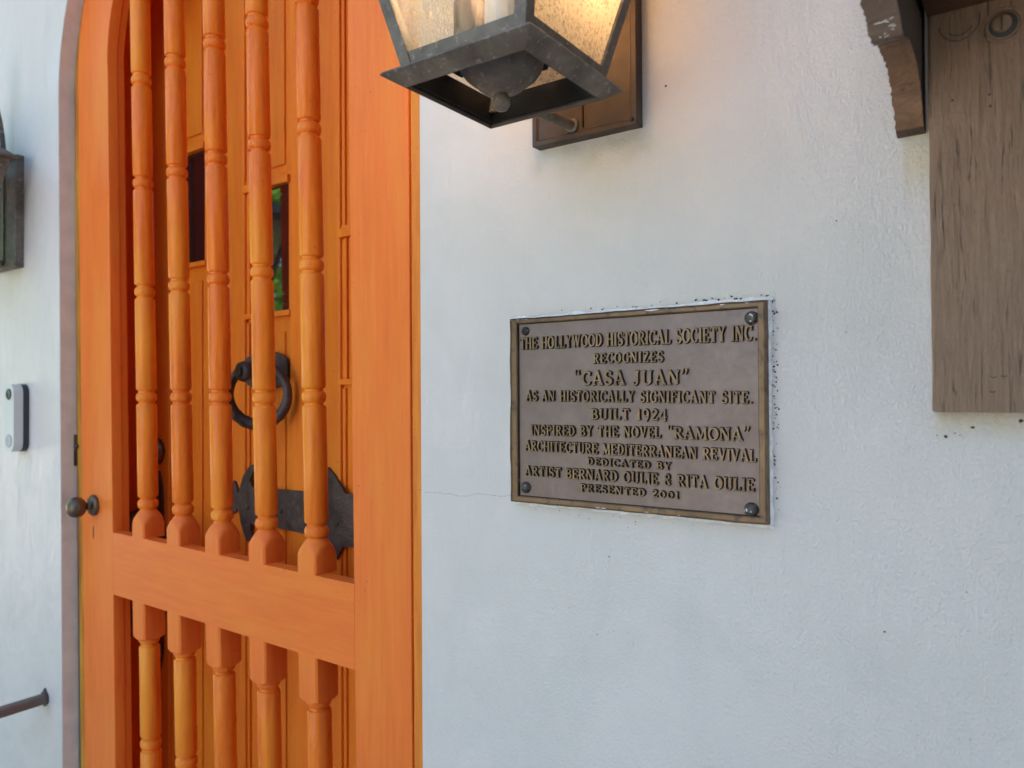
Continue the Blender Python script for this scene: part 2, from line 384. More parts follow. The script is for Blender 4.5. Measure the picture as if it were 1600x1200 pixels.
# ------------------------------------------------------------------ door frame (taupe reveal, orange inner jamb)
fr = thing('door_frame', 'arched door frame lining the opening, taupe at front and orange inside', 'door frame', (XM, .05, 0))
def archband(b, inset, y0, y1, thick, zs=ZS, mi=0, xsh=0):
    o_ = arch_pts(48, RO - .0005, zs); i_ = arch_pts(48, RO - inset, zs)
    P = lambda pr: [(pr[0][0], 0.005)] + pr + [(pr[-1][0] + .016 * ZS, 0.005)]
    o_, i_ = P(o_), P(i_); n = len(o_)
    vs = [(x, y, z) for y in (y0, y1) for pr in (o_, i_) for x, z in pr]
    fs = []
    for k in range(n - 1):
        fs += [(k, k + 1, n + k + 1, n + k), (2 * n + k, 3 * n + k, 3 * n + k + 1, 2 * n + k + 1), (n + k, n + k + 1, 3 * n + k + 1, 3 * n + k), (k, 2 * n + k, 2 * n + k + 1, k + 1)]
    b.add(vs, fs, mi)
b = MB(); archband(b, .0010, .0012, .0285, 0); b.build('outer_lining', TAUPE, fr)
b = MB(); archband(b, .004, .062, .27, 0); b.build('inner_lining', ORANGE3, fr)
b = MB()   # latch strike on the taupe lining
b.box(XL + .0022, XL + .0042, .0225, .0292, 1.070, 1.128); b.lathe([(.004, 0), (.004, .006), (.002, .008)], (XL + .004, .025, 1.107), (1, 0, 0), 14)
b.build('latch_strike', IRON, fr, bevel=.0006)
b = MB()
b.prism([(.075, 1.07), (.098, 1.075), (.108, 1.05), (.1, 1.0), (.085, .975), (.072, 1.0)], lambda p, q: (XL + .004, p, q), lambda p, q: (XL + .009, p, q))
b.prism([(.07, .86), (.105, .87), (.112, .83), (.104, .78), (.095, .735), (.088, .78), (.072, .82)], lambda p, q: (XL + .004, p, q), lambda p, q: (XL + .009, p, q))
b.build('strike_plate', IRON, fr, bevel=.001)

# ------------------------------------------------------------------ door coordinates: s from hinge side, t inwards, z
AN = radians(1.5)
P0 = Vector((-.587, .004, 0)); DD = Vector((-cos(AN), sin(AN), 0)); DN = Vector((sin(AN), cos(AN), 0))
def kk(s_):
    s_ = max(0, s_); return .0115 * min(s_, .123) / .123 + (max(0, min(s_, .9) - .123) / .627) * .0125
def D(s_, t, z): return tuple(P0 + DD * (s_ + kk(s_) * (z - 1.2)) + DN * t + Vector((0, 0, z)))
def D0(s_, t, z): return tuple(P0 + DD * s_ + DN * t + Vector((0, 0, z)))

sdoor = thing('screen_door', 'orange arched outer door with rows of turned spindles', 'door', D0(.44, 0, 0))
S0, S1, S2, S3 = .0215, .1232, .7490, .8630
SC = .4425; ZI = 1.79
# stiles
def strip(b, sA, sB, t0, t1, z0, z1, n=12, mi=0):
    rs = []
    for i in range(n + 1):
        z = z0 + (z1 - z0) * i / n
        rs.append([D(sA, t0, z), D(sB, t0, z), D(sB, t1, z), D(sA, t1, z)])
    b.rings(rs, mi=mi, smooth=False)
for sA, sB, lo, hi in ((S0, S1, S0, S1 - .0015), (S2, S3, S2 + .0015, S3)):
    b = MB(); strip(b, sA, sB, 0, .0185, .03, ZI); strip(b, lo, hi, .0187, .031, .03, ZI)
    b.build('stile', ORANGE, sdoor, bevel=.0012)
# ochre stained edges
b = MB(); strip(b, .003, S0 - .0006, .0022, .03, .03, ZI); b.build('edge_strip', YELLOW, sdoor, bevel=.002)
b = MB(); strip(b, S3 + .0006, .8828, .0006, .03, .03, ZI); b.build('edge_strip', OCHRE, sdoor, bevel=.002)
# arched head
def archseg(b, ro, ri, t0, t1, n=40, mi=0):
    rs = []
    for i in range(n + 1):
        a_ = pi * i / n; k_ = kk(SC - ro * cos(a_)) * .59
        pt = lambda rr, t: D0(SC - rr * cos(a_) + kk(SC - rr * cos(a_)) * .59, t, ZI + rr * sin(a_))
        rs.append([pt(ro, t0), pt(ri, t0), pt(ri, t1), pt(ro, t1)])
    b.rings(rs, mi=mi, smooth=False)
b = MB(); archseg(b, .4205, .3085, 0, .0185); archseg(b, .4205, .310, .0187, .031); b.build('arch_head', ORANGE, sdoor, bevel=.0012)
b = MB(); archseg(b, .4400, .4211, .0006, .03); b.build('edge_strip', OCHRE, sdoor)
# rails
b = MB(); b.prism([(S1 + .0002, .853), (S2 - .0002, .853), (S2 - .0002, .961), (S1 + .0002, .961)], lambda s_, z: D(s_, .0004, z), lambda s_, z: D(s_, .021, z)); b.build('rail', ORANGEH, sdoor, bevel=.0009)
b = MB(); b.prism([(S1 + .0002, .05), (S2 - .0002, .05), (S2 - .0002, .27), (S1 + .0002, .27)], lambda s_, z: D(s_, .0004, z), lambda s_, z: D(s_, .021, z)); b.build('rail', ORANGEH, sdoor, bevel=.0009)

HB = .0192
def ring_sec(rr, a_, n=48):
    out = []
    for i in range(n):
        f = 2 * pi * (i + .5) / n; e = min(a_ / max(abs(cos(f)), abs(sin(f))), rr); out.append((e * cos(f), e * sin(f)))
    return out
def spindle_profile(z0, z1, blocks_at_bottom, beads, dirn):
    """list of (z, radius, halfside)"""
    RS, RN, RB = .0163, .0124, .0166; P = []
    blk0, blk1, neck = z0, None, None
    if dirn > 0:   # block at bottom
        P += [(z0, 9, HB), (z0 + .014, 9, HB)]
        for k in range(11):
            f = k / 10; P.append((z0 + .014 + f * .032, .0276 - (.0276 - RN) * f ** 1.9, HB))
        z = z0 + .046
        seq = beads
    else:
        z = z0; P += [(z0, RS, HB)]; seq = beads
    lo = z
    for zb in seq:
        if zb - lo > .03:
            top = zb - .0108
            P += [(lo + .0002, RN + .0005, HB), (lo + .0012, RS - .0012, HB), (lo + .0035, RS, HB), (top - .0035, RS, HB), (top - .0012, RS - .0012, HB), (top - .0002, RN + .0005, HB)]
        for k in range(9):
            f = -1 + 2 * k / 8; P.append((zb + f * .0082, RN + (RB - RN) * sqrt(max(0, 1 - f * f)), HB))
        lo = zb + .0108
        P.append((lo - .0012, RN, HB))
    if dirn < 0:
        for k in range(9):
            f = 1 - k / 8; P.append((z1 - .0545 - f * .012, .0285 - (.0285 - RN) * f ** 2.2, HB))
        P += [(z1 - .054, 9, HB), (z1, 9, HB)]
    else:
        P += [(lo + .001, RS - .001, HB), (lo + .0035, RS, HB), (z1, RS, HB)]
    return P
def make_spindle(sc, P, zb, lean, mat):
    b = MB(); rs = []
    sd_ = sc * 100; wf = random.uniform(.975, 1.03)
    for z, rr, a_ in P:
        sh = sc + lean * (z - zb) + .0009 * mnoise.noise((sd_, z * 6, 0))
        rv = rr * (wf + .018 * mnoise.noise((sd_, z * 14, 2))) if rr < 1 else rr
        rs.append([D0(sh + x, .0194 + y, z) for x, y in ring_sec(rv, a_)])
    b.rings(rs, smooth=True)
    zz = [p_[0] for p_ in P if p_[1] > 1]; z_lo, z_hi = (zb - .001, zb + .044) if min(zz) < zb + .01 < max(zz) + .02 and zb > .9 else (min(zz) - .013, max(zz) + .001)
    for q, f in enumerate(b.f):
        zc_ = sum(b.v[i][2] for i in f) / len(f)
        if z_lo < zc_ < z_hi: b.m[q] = 1
    o = b.build('spindle', [mat, ORANGE], sdoor)
    o.data.set_sharp_from_angle(angle=radians(32))
    return o
UP = [(.6575, .0310), (.5475, .0320), (.4375, .0275), (.3260, .0285), (.2152, .0245)]
for sc_, ln in UP:
    dz = sqrt(max(.0, .31 ** 2 - (sc_ - SC + .01) ** 2)) + ZI + .004
    P = spindle_profile(.9605, dz, True, [zz + random.uniform(-.0012, .0012) for zz in (1.0155, 1.197, 1.378, 1.5665, 1.7475, 1.929) if zz < dz - .03], 1)
    make_spindle(sc_ , P, .961, ln, ORANGE2)
for sc_, ln in UP:
    P = spindle_profile(.268, .8535, False, [.4345, .6125, .7885], -1)
    make_spindle(sc_ - .001, P, .853, .028, ORANGE2)
# knob with rose, keyhole
b = MB(); kc = Vector(D(.8145, 0, 1.0028))
b.lathe([(.0001, 0), (.0185, .0), (.0185, .004), (.015, .0075), (.0085, .009), (.0068, .011), (.0062, .014), (.0075, .0165), (.0125, .0190), (.0166, .0235), (.0184, .0293), (.0180, .0350), (.0155, .0403), (.010, .0445), (.004, .0460), (.0001, .0462)], kc, -DN, 36)
b.build('knob', KNOB, sdoor)
b = MB(); b.prism([(.8118, .963), (.8142, .965), (.8150, .958), (.8144, .944), (.8128, .942), (.8116, .950)], lambda s_, z: D0(s_, -.0004, z), lambda s_, z: D0(s_, .002, z)); b.build('keyhole', SPECK, sdoor)

# ------------------------------------------------------------------ inner door
T = .12
idoor = thing('front_door', 'orange panelled inner door with stepped slot windows behind the spindles', 'door', D0(.44, T, 0))
b = MB()
b.box(-.004, .888, T + .008, T + .045, .03, 2.26, 0, D0)
for s0, s1 in ((0.0, .164), (.285, .4060), (.5305, .6495), (.773, .886)):
    b.box(s0, s1, T, T + .0078, .03, 2.26, 0, D0)
b.build('plank_panel', ORANGE3, idoor, bevel=.0022)
PT = .026      # the panes sit slightly askew in their putty
SL = [(.164, .285, 1.224, 1.4386), (.4060, .5305, 1.3386, 1.5464), (.6495, .773, 1.4459, 1.6499)]
b = MB()
for s0, s1, zb_, zt_ in SL:   # panel beads and plank grooves
    for z0, z1 in ((.05, zb_ - .014), (zt_ + .014, 2.25)):
        for a0, a1 in ((s0 + .0005, s0 + .0075), (s1 - .0075, s1 - .0005)):
            b.box(a0, a1, T + .0035, T + .0079, z0, z1, 0, D0)
        b.box(s0 + .02, s1 - .02, T + .0045, T + .0079, z0 + .02, z1 - .02, 0, D0)
b.build('panel_bead', ORANGE3, idoor, bevel=.0018)
for s0, s1, zb_, zt_ in SL:
    b = MB()
    b.box(s0 + .0003, s1 - .0003, T - .005, T + .0078, zt_, zt_ + .0125, 0, D0); b.box(s0 + .0003, s1 - .0003, T + .002, T + .0078, zt_ + .0128, zt_ + .02, 0, D0)
    b.box(s0 + .0003, s1 - .0003, T - .002, T + .0078, zb_ - .009, zb_, 0, D0)
    b.box(s0 + .0003, s0 + .004, T + .001, T + .0078, zb_ + .0002, zt_ - .0002, 0, D0)
    for a0, a1, d0 in ((.0003, .010, .004), (.0105, .015, .0), (.0155, .020, .004), (.0205, .040, .001)):
        b.box(s1 - a1, s1 - a0, T + d0, T + .0078, zb_ + .0002, zt_ - .0002, 0, D0)
    wn = b.build('window', ORANGE3, idoor, bevel=.001)
    b = MB(); b.box(s0 + .0042, s1 - .0403, T + .0050, T + .0078, zb_ + .0003, zt_ - .0003, 0, lambda s_, t, z: D0(s_, t + PT * (s_ - (s0 + s1) / 2 + .018) * (t < T + .006), z)); b.build('pane', GLASSBK, wn)
# strap hinges: outline in (s, z)
band = [(.545, 1.030), (.540, 1.0385), (.5285, 1.062), (.513, 1.078), (.502, 1.083), (.497, 1.078), (.505, 1.064), (.5095, 1.0535), (.5030, 1.0445), (.4359, 1.0455), (.3695, 1.0472),
        (.335, 1.047), (.327, 1.066), (.318, 1.085), (.3090, 1.0885), (.296, 1.079), (.283, 1.066), (.269, 1.051), (.2, 1.053), (.02, 1.055),
        (.02, .97), (.2, .971), (.262, .9725), (.2745, .9715), (.282, .961), (.2885, .949), (.297, .957), (.306, .970), (.3120, .9815), (.37, .9806), (.4361, .983), (.4985, .981),
        (.508, .984), (.5095, .972), (.505, .962), (.511, .953), (.5179, .951), (.527, .964), (.536, .982), (.540, .997), (.546, 1.004)]
lobe = [(.5465, 1.006)] + [(.5585 + .0135 * cos(a_), 1.0235 + .030 * sin(a_)) for a_ in [radians(x) for x in range(-150, -30 - 360, -20)][::-1]][::-1] + [(.5465, 1.028)]
for dz in (0, .931):
    b = MB()
    b.prism(band, lambda s_, z: D0(s_, T - .0045, z + dz), lambda s_, z: D0(s_, T - .0001, z + dz))
    cl = [(.559 + .0145 * cos(2 * pi * i / 24), 1.023 + .029 * sin(2 * pi * i / 24)) for i in range(24)]
    b.prism(cl, lambda s_, z: D0(s_, T - .0041, z + dz), lambda s_, z: D0(s_, T - .0001, z + dz))
    for (s_, z) in ((.424, 1.011), (.288, 1.004), (.345, 1.012), (.515, 1.01), (.2, 1.012)):
        b.lathe([(.0001, -.0002), (.0042, 0), (.0036, .0026), (.0001, .0036)], D0(s_, T - .0046, z + dz), -DN, 10)
    b.build('strap_hinge', IRON, idoor, bevel=.0009)
# ring pull on an oval back plate
b = MB()
pl = [(.4665 + .0640 * cos(2 * pi * i / 40) * (1 - .08 * cos(8 * pi * i / 40)), 1.241 + .0325 * sin(2 * pi * i / 40)) for i in range(40)]
b.prism(pl, lambda s_, z: D0(s_, T - .0055, z), lambda s_, z: D0(s_, T - .0001, z))
hd = b.build('ring_pull', IRON, idoor, bevel=.0016)
b = MB(); b.tube([D0(.4395, .046, 1.2375), D0(.4395, .080, 1.2378), D0(.4395, .1146, 1.238)], [.0085, .0078, .0095], 16)
b.lathe([(.0001, -.008), (.0145, -.0075), (.0165, 0), (.0145, .0075), (.0001, .008)], D0(.4395, .058, 1.2375), DN, 20)
b.build('pivot', IRON, hd)
b = MB(); A_, B_ = Vector(D0(.4615, .053, 1.201)), Vector(D0(.394, .098, 1.201)); ctr = (A_ + B_) / 2; e = (B_ - A_).normalized(); R_ = .0475
pts, rad = [], []
for i in range(56):
    f = 2 * pi * i / 56; pts.append(ctr + e * R_ * cos(f) + Vector((0, 0, R_ * sin(f))))
    low = max(0, -sin(f)); tw = .0006 * sin(i * 2.2) if low > .55 else 0
    rad.append(.0074 + .0024 * low + tw)
b.tube(pts, rad, 14, closed=True); b.build('ring', IRON, hd)
# lock plate with wavy edge, thumb bolt above it
b = MB(); L_, Rr_ = [], []
for i in range(41):
    z = .665 + .39 * i / 40; f = i / 40
    hw = (.030 + .0055 * sin(f * 22)) * min(1, .35 + 3.2 * min(f, 1 - f))
    L_.append((.815 - hw, z)); Rr_.append((.815 + hw, z))
b.prism(L_ + Rr_[::-1], lambda s_, z: D0(s_, T - .004, z), lambda s_, z: D0(s_, T - .0001, z))
b.tube([D0(.823, T - .003, .98), D0(.823, T - .05, .975), D0(.823, T - .058, .93), D0(.823, T - .055, .80), D0(.823, T - .045, .75), D0(.823, T - .003, .745)], .008, 12)
b.build('lock_plate', IRON, idoor, bevel=.001)
b = MB(); b.lathe([(.0001, 0), (.025, 0), (.025, .006), (.021, .012), (.010, .015), (.0001, .016)], D0(.8125, T - .0003, 1.0927), -DN, 28); b.build('deadbolt', KNOB, idoor)

# ------------------------------------------------------------------ wall lanterns
def make_lantern(cx, label, lit=True):
    zb = 1.4516; cy = -.144
    root = thing('wall_lantern', label, 'lantern', (cx, 0, 1.44), 'lanterns either side of the arched door')
    # back plate: pan with folded rim
    b = MB(); x0, x1, z0, z1, p = cx - .0581, cx + .0581, 1.4527, 1.672, .0145
    i_ = .0045
    vs = [(x0, -.0002, z0), (x1, -.0002, z0), (x1, -.0002, z1), (x0, -.0002, z1), (x0, -p, z0), (x1, -p, z0), (x1, -p, z1), (x0, -p, z1),
          (x0 + i_, -p, z0 + i_), (x1 - i_, -p, z0 + i_), (x1 - i_, -p, z1 - i_), (x0 + i_, -p, z1 - i_), (x0 + i_ + .002, -p + .0022, z0 + i_ + .002), (x1 - i_ - .002, -p + .0022, z0 + i_ + .002), (x1 - i_ - .002, -p + .0022, z1 - i_ - .002), (x0 + i_ + .002, -p + .0022, z1 - i_ - .002)]
    fs = [(12, 13, 14, 15)]
    for a0, c0 in ((0, 4), (4, 8), (8, 12)):
        for k in range(4): fs.append((a0 + k, a0 + (k + 1) % 4, c0 + (k + 1) % 4, c0 + k))
    b.add(vs, fs)
    b.box(cx - .0005, cx + .0007, -p + .0006, -p + .0024, z0 + .009, z1 - .01, 1)      # seam
    pl = b.build('back_plate', [RUST if lit else LAMP, LAMPDK], root)
    b = MB(); b.lathe([(.0001, -.0005), (.0024, 0), (.002, .0012), (.0001, .0018)], (x1 - .0045, -p - .0001, z0 + .0048), (0, -1, 0), 12); b.build('rivet', SCREW, pl)
    # support rod from plate to tray
    b = MB(); b.tube([(cx - .012, -.0126, 1.4655), (cx - .0155, -.05, 1.4645), (cx - .0185, -.088, 1.4625)], .0048, 14)
    b.lathe([(.0001, 0), (.0075, 0), (.007, .0025), (.0048, .003)], (cx - .012, -.0124, 1.4655), (0, -1, 0), 16)
    b.build('support_rod', LAMP, root)
    # tray: ring of four sloping strips, open in the middle
    sq = lambda h, z: [(cx - h, cy - h, z), (cx + h, cy - h, z), (cx + h, cy + h, z), (cx - h, cy + h, z)]
    b = MB(); lo, up = .0594, .0738; z2 = zb + .0088
    R1 = [sq(lo, zb), sq(up, z2), sq(up - .0012, z2 + .0022), sq(.056, z2 + .0026), sq(.0555, z2 + .0012), sq(lo - .0022, zb + .0022), sq(lo - .0012, zb)]
    b.add([q for rr in R1 for q in rr], [(k * 4 + i, k * 4 + (i + 1) % 4, ((k + 1) % 7) * 4 + (i + 1) % 4, ((k + 1) % 7) * 4 + i) for k in (0, 1, 2) for i in range(4)], 0)
    b.add([q for rr in R1 for q in rr], [(k * 4 + i, k * 4 + (i + 1) % 4, ((k + 1) % 7) * 4 + (i + 1) % 4, ((k + 1) % 7) * 4 + i) for k in (3, 4) for i in range(4)], 1)
    b.add([q for rr in R1 for q in rr], [(k * 4 + i, k * 4 + (i + 1) % 4, ((k + 1) % 7) * 4 + (i + 1) % 4, ((k + 1) % 7) * 4 + i) for k in (5, 6) for i in range(4)], 2)
    ho, hi2 = .0552, .0540
    K = [sq(ho, zb + .0035), sq(ho, z2 + .017), sq(hi2, z2 + .017), sq(hi2, zb + .0035)]
    b.add([q for rr in K for q in rr], [(k * 4 + i, k * 4 + (i + 1) % 4, ((k + 1) % 4) * 4 + (i + 1) % 4, ((k + 1) % 4) * 4 + i) for k in range(4) for i in range(4)], 1)
    b.build('tray', [LAMP, LAMPDK, RUST], root)
    # tapered cage
    za, zt = z2 + .0028, 1.648
    hw = lambda z: .0605 + (z - za) * .235
    b = MB()
    def bar(p0, p1, wx, wy): 
        b.add([(p0[0] + sx * wx, p0[1] + sy * wy, p0[2]) for sx, sy in ((0, 0), (1, 0), (1, 1), (0, 1))] + [(p1[0] + sx * wx, p1[1] + sy * wy, p1[2]) for sx, sy in ((0, 0), (1, 0), (1, 1), (0, 1))],
              [(0, 1, 2, 3), (4, 5, 6, 7), (0, 1, 5, 4), (1, 2, 6, 5), (2, 3, 7, 6), (3, 0, 4, 7)])
    for sx in (-1, 1):
        for sy in (-1, 1):
            bar((cx + sx * hw(za), cy + sy * hw(za), za), (cx + sx * hw(zt), cy + sy * hw(zt), zt), -sx * .0112, -sy * .0112)
    # bottom and top rails, just proud between posts
    for zz0, zz1 in ((za, za + .0150), (zt - .012, zt)):
        for sx, sy in ((0, -1), (0, 1), (-1, 0), (1, 0)):
            h0, h1 = hw(zz0), hw(zz1)
            if sx == 0:
                q = [(cx - h0 + .0113, cy + sy * (h0 - .0007), zz0), (cx + h0 - .0113, cy + sy * (h0 - .0007), zz0), (cx + h1 - .0113, cy + sy * (h1 - .0007), zz1), (cx - h1 + .0113, cy + sy * (h1 - .0007), zz1)]
                d_ = (0, -sy * .005)
            else:
                q = [(cx + sx * (h0 - .0007), cy - h0 + .0113, zz0), (cx + sx * (h0 - .0007), cy + h0 - .0113, zz0), (cx + sx * (h1 - .0007), cy + h1 - .0113, zz1), (cx + sx * (h1 - .0007), cy - h1 + .0113, zz1)]
                d_ = (-sx * .005, 0)
            b.add(q + [(p_[0] + d_[0], p_[1] + d_[1], p_[2]) for p_ in q], [(0, 1, 2, 3), (7, 6, 5, 4), (0, 1, 5, 4), (1, 2, 6, 5), (2, 3, 7, 6), (3, 0, 4, 7)])
    b.build('cage', LAMP, root, bevel=.0006)
    # glass panes
    for sx, sy in ((0, -1), (1, 0), (0, 1), (-1, 0)):
        b = MB(); z0_, z1_ = za + .004, zt - .004; h0, h1 = hw(z0_) - .003, hw(z1_) - .003; k0, k1 = h0 - .0035, h1 - .0035
        if sx == 0: q = [(cx - k0, cy + sy * h0, z0_), (cx + k0, cy + sy * h0, z0_), (cx + k1, cy + sy * h1, z1_), (cx - k1, cy + sy * h1, z1_)]
        else: q = [(cx + sx * h0, cy - k0, z0_), (cx + sx * h0, cy + k0, z0_), (cx + sx * h1, cy + k1, z1_), (cx + sx * h1, cy - k1, z1_)]
        b.add(q, [(0, 1, 2, 3)]); b.build('glass_pane', PANEC if sy == -1 else PANEG, root)
    # socket cup with ball finial
    b = MB(); b.lathe([(.0001, -.0055), (.0052, -.0042), (.0078, .0005), (.0076, .0050), (.0060, .0082), (.0052, .0095), (.0115, .0110), (.0165, .0125), (.0200, .0150), (.0205, .0165), (.0255, .0195), (.0310, .0240), (.0345, .0290), (.0362, .034), (.0365, .0365), (.034, .0365), (.0001, .0365)], (cx - .0045, cy, 1.4435), (0, 0, 1), 40)
    cup = b.build('socket_cup', LAMP, root)
    # candle sockets and bulbs
    spots = [(-.0385, -.000, 1), (-.0015, -.004, 0), (.013, .026, 1)]
    for dx, dy, metal in spots:
        b = MB(); zt_ = (1.541 if metal else 1.562)
        b.lathe([(.0001, 1.4832), (.0136, 1.4832), (.0136, zt_ - .002), (.0115, zt_), (.0001, zt_)], (cx + dx, cy + dy, 0), (0, 0, 1), 24)
        b.build('candle_sleeve', RUST if metal else SLEEVEW, root)
        b = MB(); b.lathe([(.006, zt_ + .0002), (.0085, zt_ + .012), (.0115, zt_ + .024), (.0095, zt_ + .038), (.004, zt_ + .055), (.0001, zt_ + .06)], (cx + dx, cy + dy, 0), (0, 0, 1), 20)
        b.build('bulb', BULB if lit else SLEEVEW, root)
    b = MB(); b.box(cx - .052, cx + .016, cy - .006, cy + .006, 1.4802, 1.4830); b.box(cx + .004, cx + .02, cy + .0062, cy + .036, 1.4802, 1.4830); b.build('socket_bar', LAMPDK, root)
    # pyramid roof, chimney cap, loop and scroll arm
    b = MB(); q = [sq(.112, zt + .0002), sq(.112, zt + .005), sq(.035, zt + .062), sq(.035, zt + .075), sq(.0001, zt + .10)]
    b.rings(q, smooth=False); b.build('roof', LAMP, root, bevel=.001)
    b = MB(); pts = []
    for i in range(22):
        f = i / 21; ang = pi * (f * 1.02)
        pts.append((cx + .012, -.018 - .063 * (1 - cos(ang)) , zt + .012 + .15 * sin(ang) * (1 if f < .5 else 1) + .08 * f))
    b.tube(pts, .005, 10); b.build('scroll_arm', LAMP, root)
    return root
lampR = make_lantern(-.3620, 'lit metal lantern right of the arched door, above the bronze plaque')
lampL = make_lantern(-1.6790, 'metal lantern left of the arched door, mostly cut off by photo edge', False)

# ------------------------------------------------------------------ doorbell
bell = thing('doorbell', 'slim white doorbell on the white wall left of the orange door', 'doorbell', (-1.618, 0, 1.16))
def capsule(b, cx, zc, hw_, hh, y0, y1, n=10, inset=0, mi=0):
    pl = []
    rr = hw_ * .85
    for (sx, sz, a0) in ((1, 1, 0), (-1, 1, 90), (-1, -1, 180), (1, -1, 270)):
        for i in range(n + 1):
            a_ = radians(a0 + 90 * i / n); pl.append((cx + sx * (hw_ - rr) + rr * cos(a_), zc + sz * (hh - rr) + rr * sin(a_)))
    b.prism(pl, lambda x, z: (x, y0, z), lambda x, z: (x, y1, z), mi, smooth=False)
b = MB(); capsule(b, -1.6178, 1.1590, .0215, .0655, -.0002, -.0105); b.build('base', BELLD, bell, bevel=.001)
b = MB(); capsule(b, -1.6178, 1.1590, .0210, .0650, -.0107, -.0270); b.build('housing', BELLW, bell, bevel=.0028, seg=3)
b = MB(); b.lathe([(.0001, 0), (.0108, 0), (.0108, .0012), (.009, .002), (.006, .0008), (.0001, .0006)], (-1.6178, -.0271, 1.2045), (0, -1, 0), 28); b.build('camera_lens', BELLD, bell)
b = MB(); b.lathe([(.0001, 0), (.0125, 0), (.0125, .0010), (.0112, .0013), (.0098, .0008), (.0001, .0011)], (-1.6178, -.0271, 1.1150), (0, -1, 0), 28); b.build('button', BELLG, bell)

# ------------------------------------------------------------------ handrail running out from the wall
hr = thing('handrail', 'brown metal handrail end fixed to the white wall at lower left', 'handrail', (-1.525, -.5, 0))
b = MB(); pr = [(-.013, -.006), (-.011, .006), (-.004, .0085), (.004, .0085), (.011, .006), (.013, -.006), (.009, -.0085), (-.009, -.0085)]
b.prism(pr, lambda x, z: (-1.525 + x, -.004, .6365 + z), lambda x, z: (-1.525 + x, -1.1, .6365 + z)); b.build('rail_bar', RAILB, hr, bevel=.0015)
b = MB(); pl = [(0, .030), (.006, .020), (.016, .012), (.017, -.010), (.008, -.018), (.0, -.026), (-.008, -.018), (-.017, -.010), (-.016, .012), (-.006, .020)]
b.prism(pl, lambda x, z: (-1.525 + x * .75, -.0002, .6365 + z * .62), lambda x, z: (-1.525 + x * .75, -.0038, .6365 + z * .62)); b.build('wall_flange', IRON, hr, bevel=.0008)
b = MB(); b.box(-1.535, -1.515, -1.09, -1.07, 0, .6275); b.build('post', RAILB, hr, bevel=.0015)

# ------------------------------------------------------------------ bronze plaque
pq = thing('bronze_plaque', 'bronze historical plaque with raised lettering set in the white wall', 'plaque', (-.32, 0, 1.087))
b = MB(); b.box(PX0 + .001, PX1 - .001, -.0062, -.0002, PZ0 + .001, PZ1 - .001); b.build('field', BRONZE, pq)
b = MB(); bw, bt = .0095, .0068
def framebar(pl): b.prism(pl, lambda x, z: (x, -.0096, z), lambda x, z: (x, -.0063, z))
IX0, IX1, IZ0, IZ1 = PX0 + .0082, PX1 - .0070, PZ0 + .0064, PZ1 - .0058
rs = []
NB = 26
def rim(y, x0, x1, z0, z1, jit=0):
    out = []
    for (ax, az), (bx, bz) in (((x0, z0), (x1, z0)), ((x1, z0), (x1, z1)), ((x1, z1), (x0, z1)), ((x0, z1), (x0, z0))):
        for i in range(NB):
            t = i / NB; px, pz = ax + (bx - ax) * t, az + (bz - az) * t
            j = jit * mnoise.noise((px * 60, pz * 60, 3.3)); out.append((px + j, y + j * .3, pz + j))
    return out
rs = [rim(-.0002, PX0, PX1, PZ0, PZ1, .0009), rim(-.0113, PX0 + .0004, PX1 - .0004, PZ0 + .0004, PZ1 - .0004, .0009), rim(-.0098, PX0 + .0018, PX1 - .0018, PZ0 + .0018, PZ1 - .0018, .0004),
      rim(-.0098, IX0 - .001, IX1 + .001, IZ0 - .001, IZ1 + .001, .0003), rim(-.0090, IX0, IX1, IZ0, IZ1, .0002)]
b.rings(rs, cap=False, smooth=False)
b.rings([rim(-.0090, IX0, IX1, IZ0, IZ1, .0002), rim(-.0061, IX0 + .0006, IX1 - .0006, IZ0 + .0006, IZ1 - .0006)], cap=False, smooth=False, mi=1)
b.build('border', [BORDER, LETTERDK], pq)
def smear(b, x0, z0, x1, z1, wmax, nx, nz, thr, n=120):
    for i in range(n):
        f = []
        for q in (i / n, (i + 1) / n):
            w_ = max(.00012, mnoise.noise((q * 17 + x0 * 31, z0 * 13, 4.4)) + .35 * mnoise.noise((q * 70, z0 * 9, 1.4)) + thr) * wmax
            f.append((x0 + (x1 - x0) * q, z0 + (z1 - z0) * q, w_))
        (xa, za_, wa), (xb, zb2, wb) = f
        if wa <= 0 and wb <= 0: continue
        b.add([(xa, -.0101, za_), (xb, -.0101, zb2), (xb + nx * wb, -.0101, zb2 + nz * wb), (xa + nx * wa, -.0101, za_ + nz * wa)], [(0, 1, 2, 3)])
for args in ((PX0 + .0006, PZ1 - .0004, PX1 - .0006, PZ1 - .0004, .0036, 0, -1, .0), (PX0 + .0006, PZ0 + .0004, PX1 - .0006, PZ0 + .0004, .0030, 0, 1, -.02)):
    b = MB(); smear(b, *args); b.build('paint_smear', SEALPT, pq)
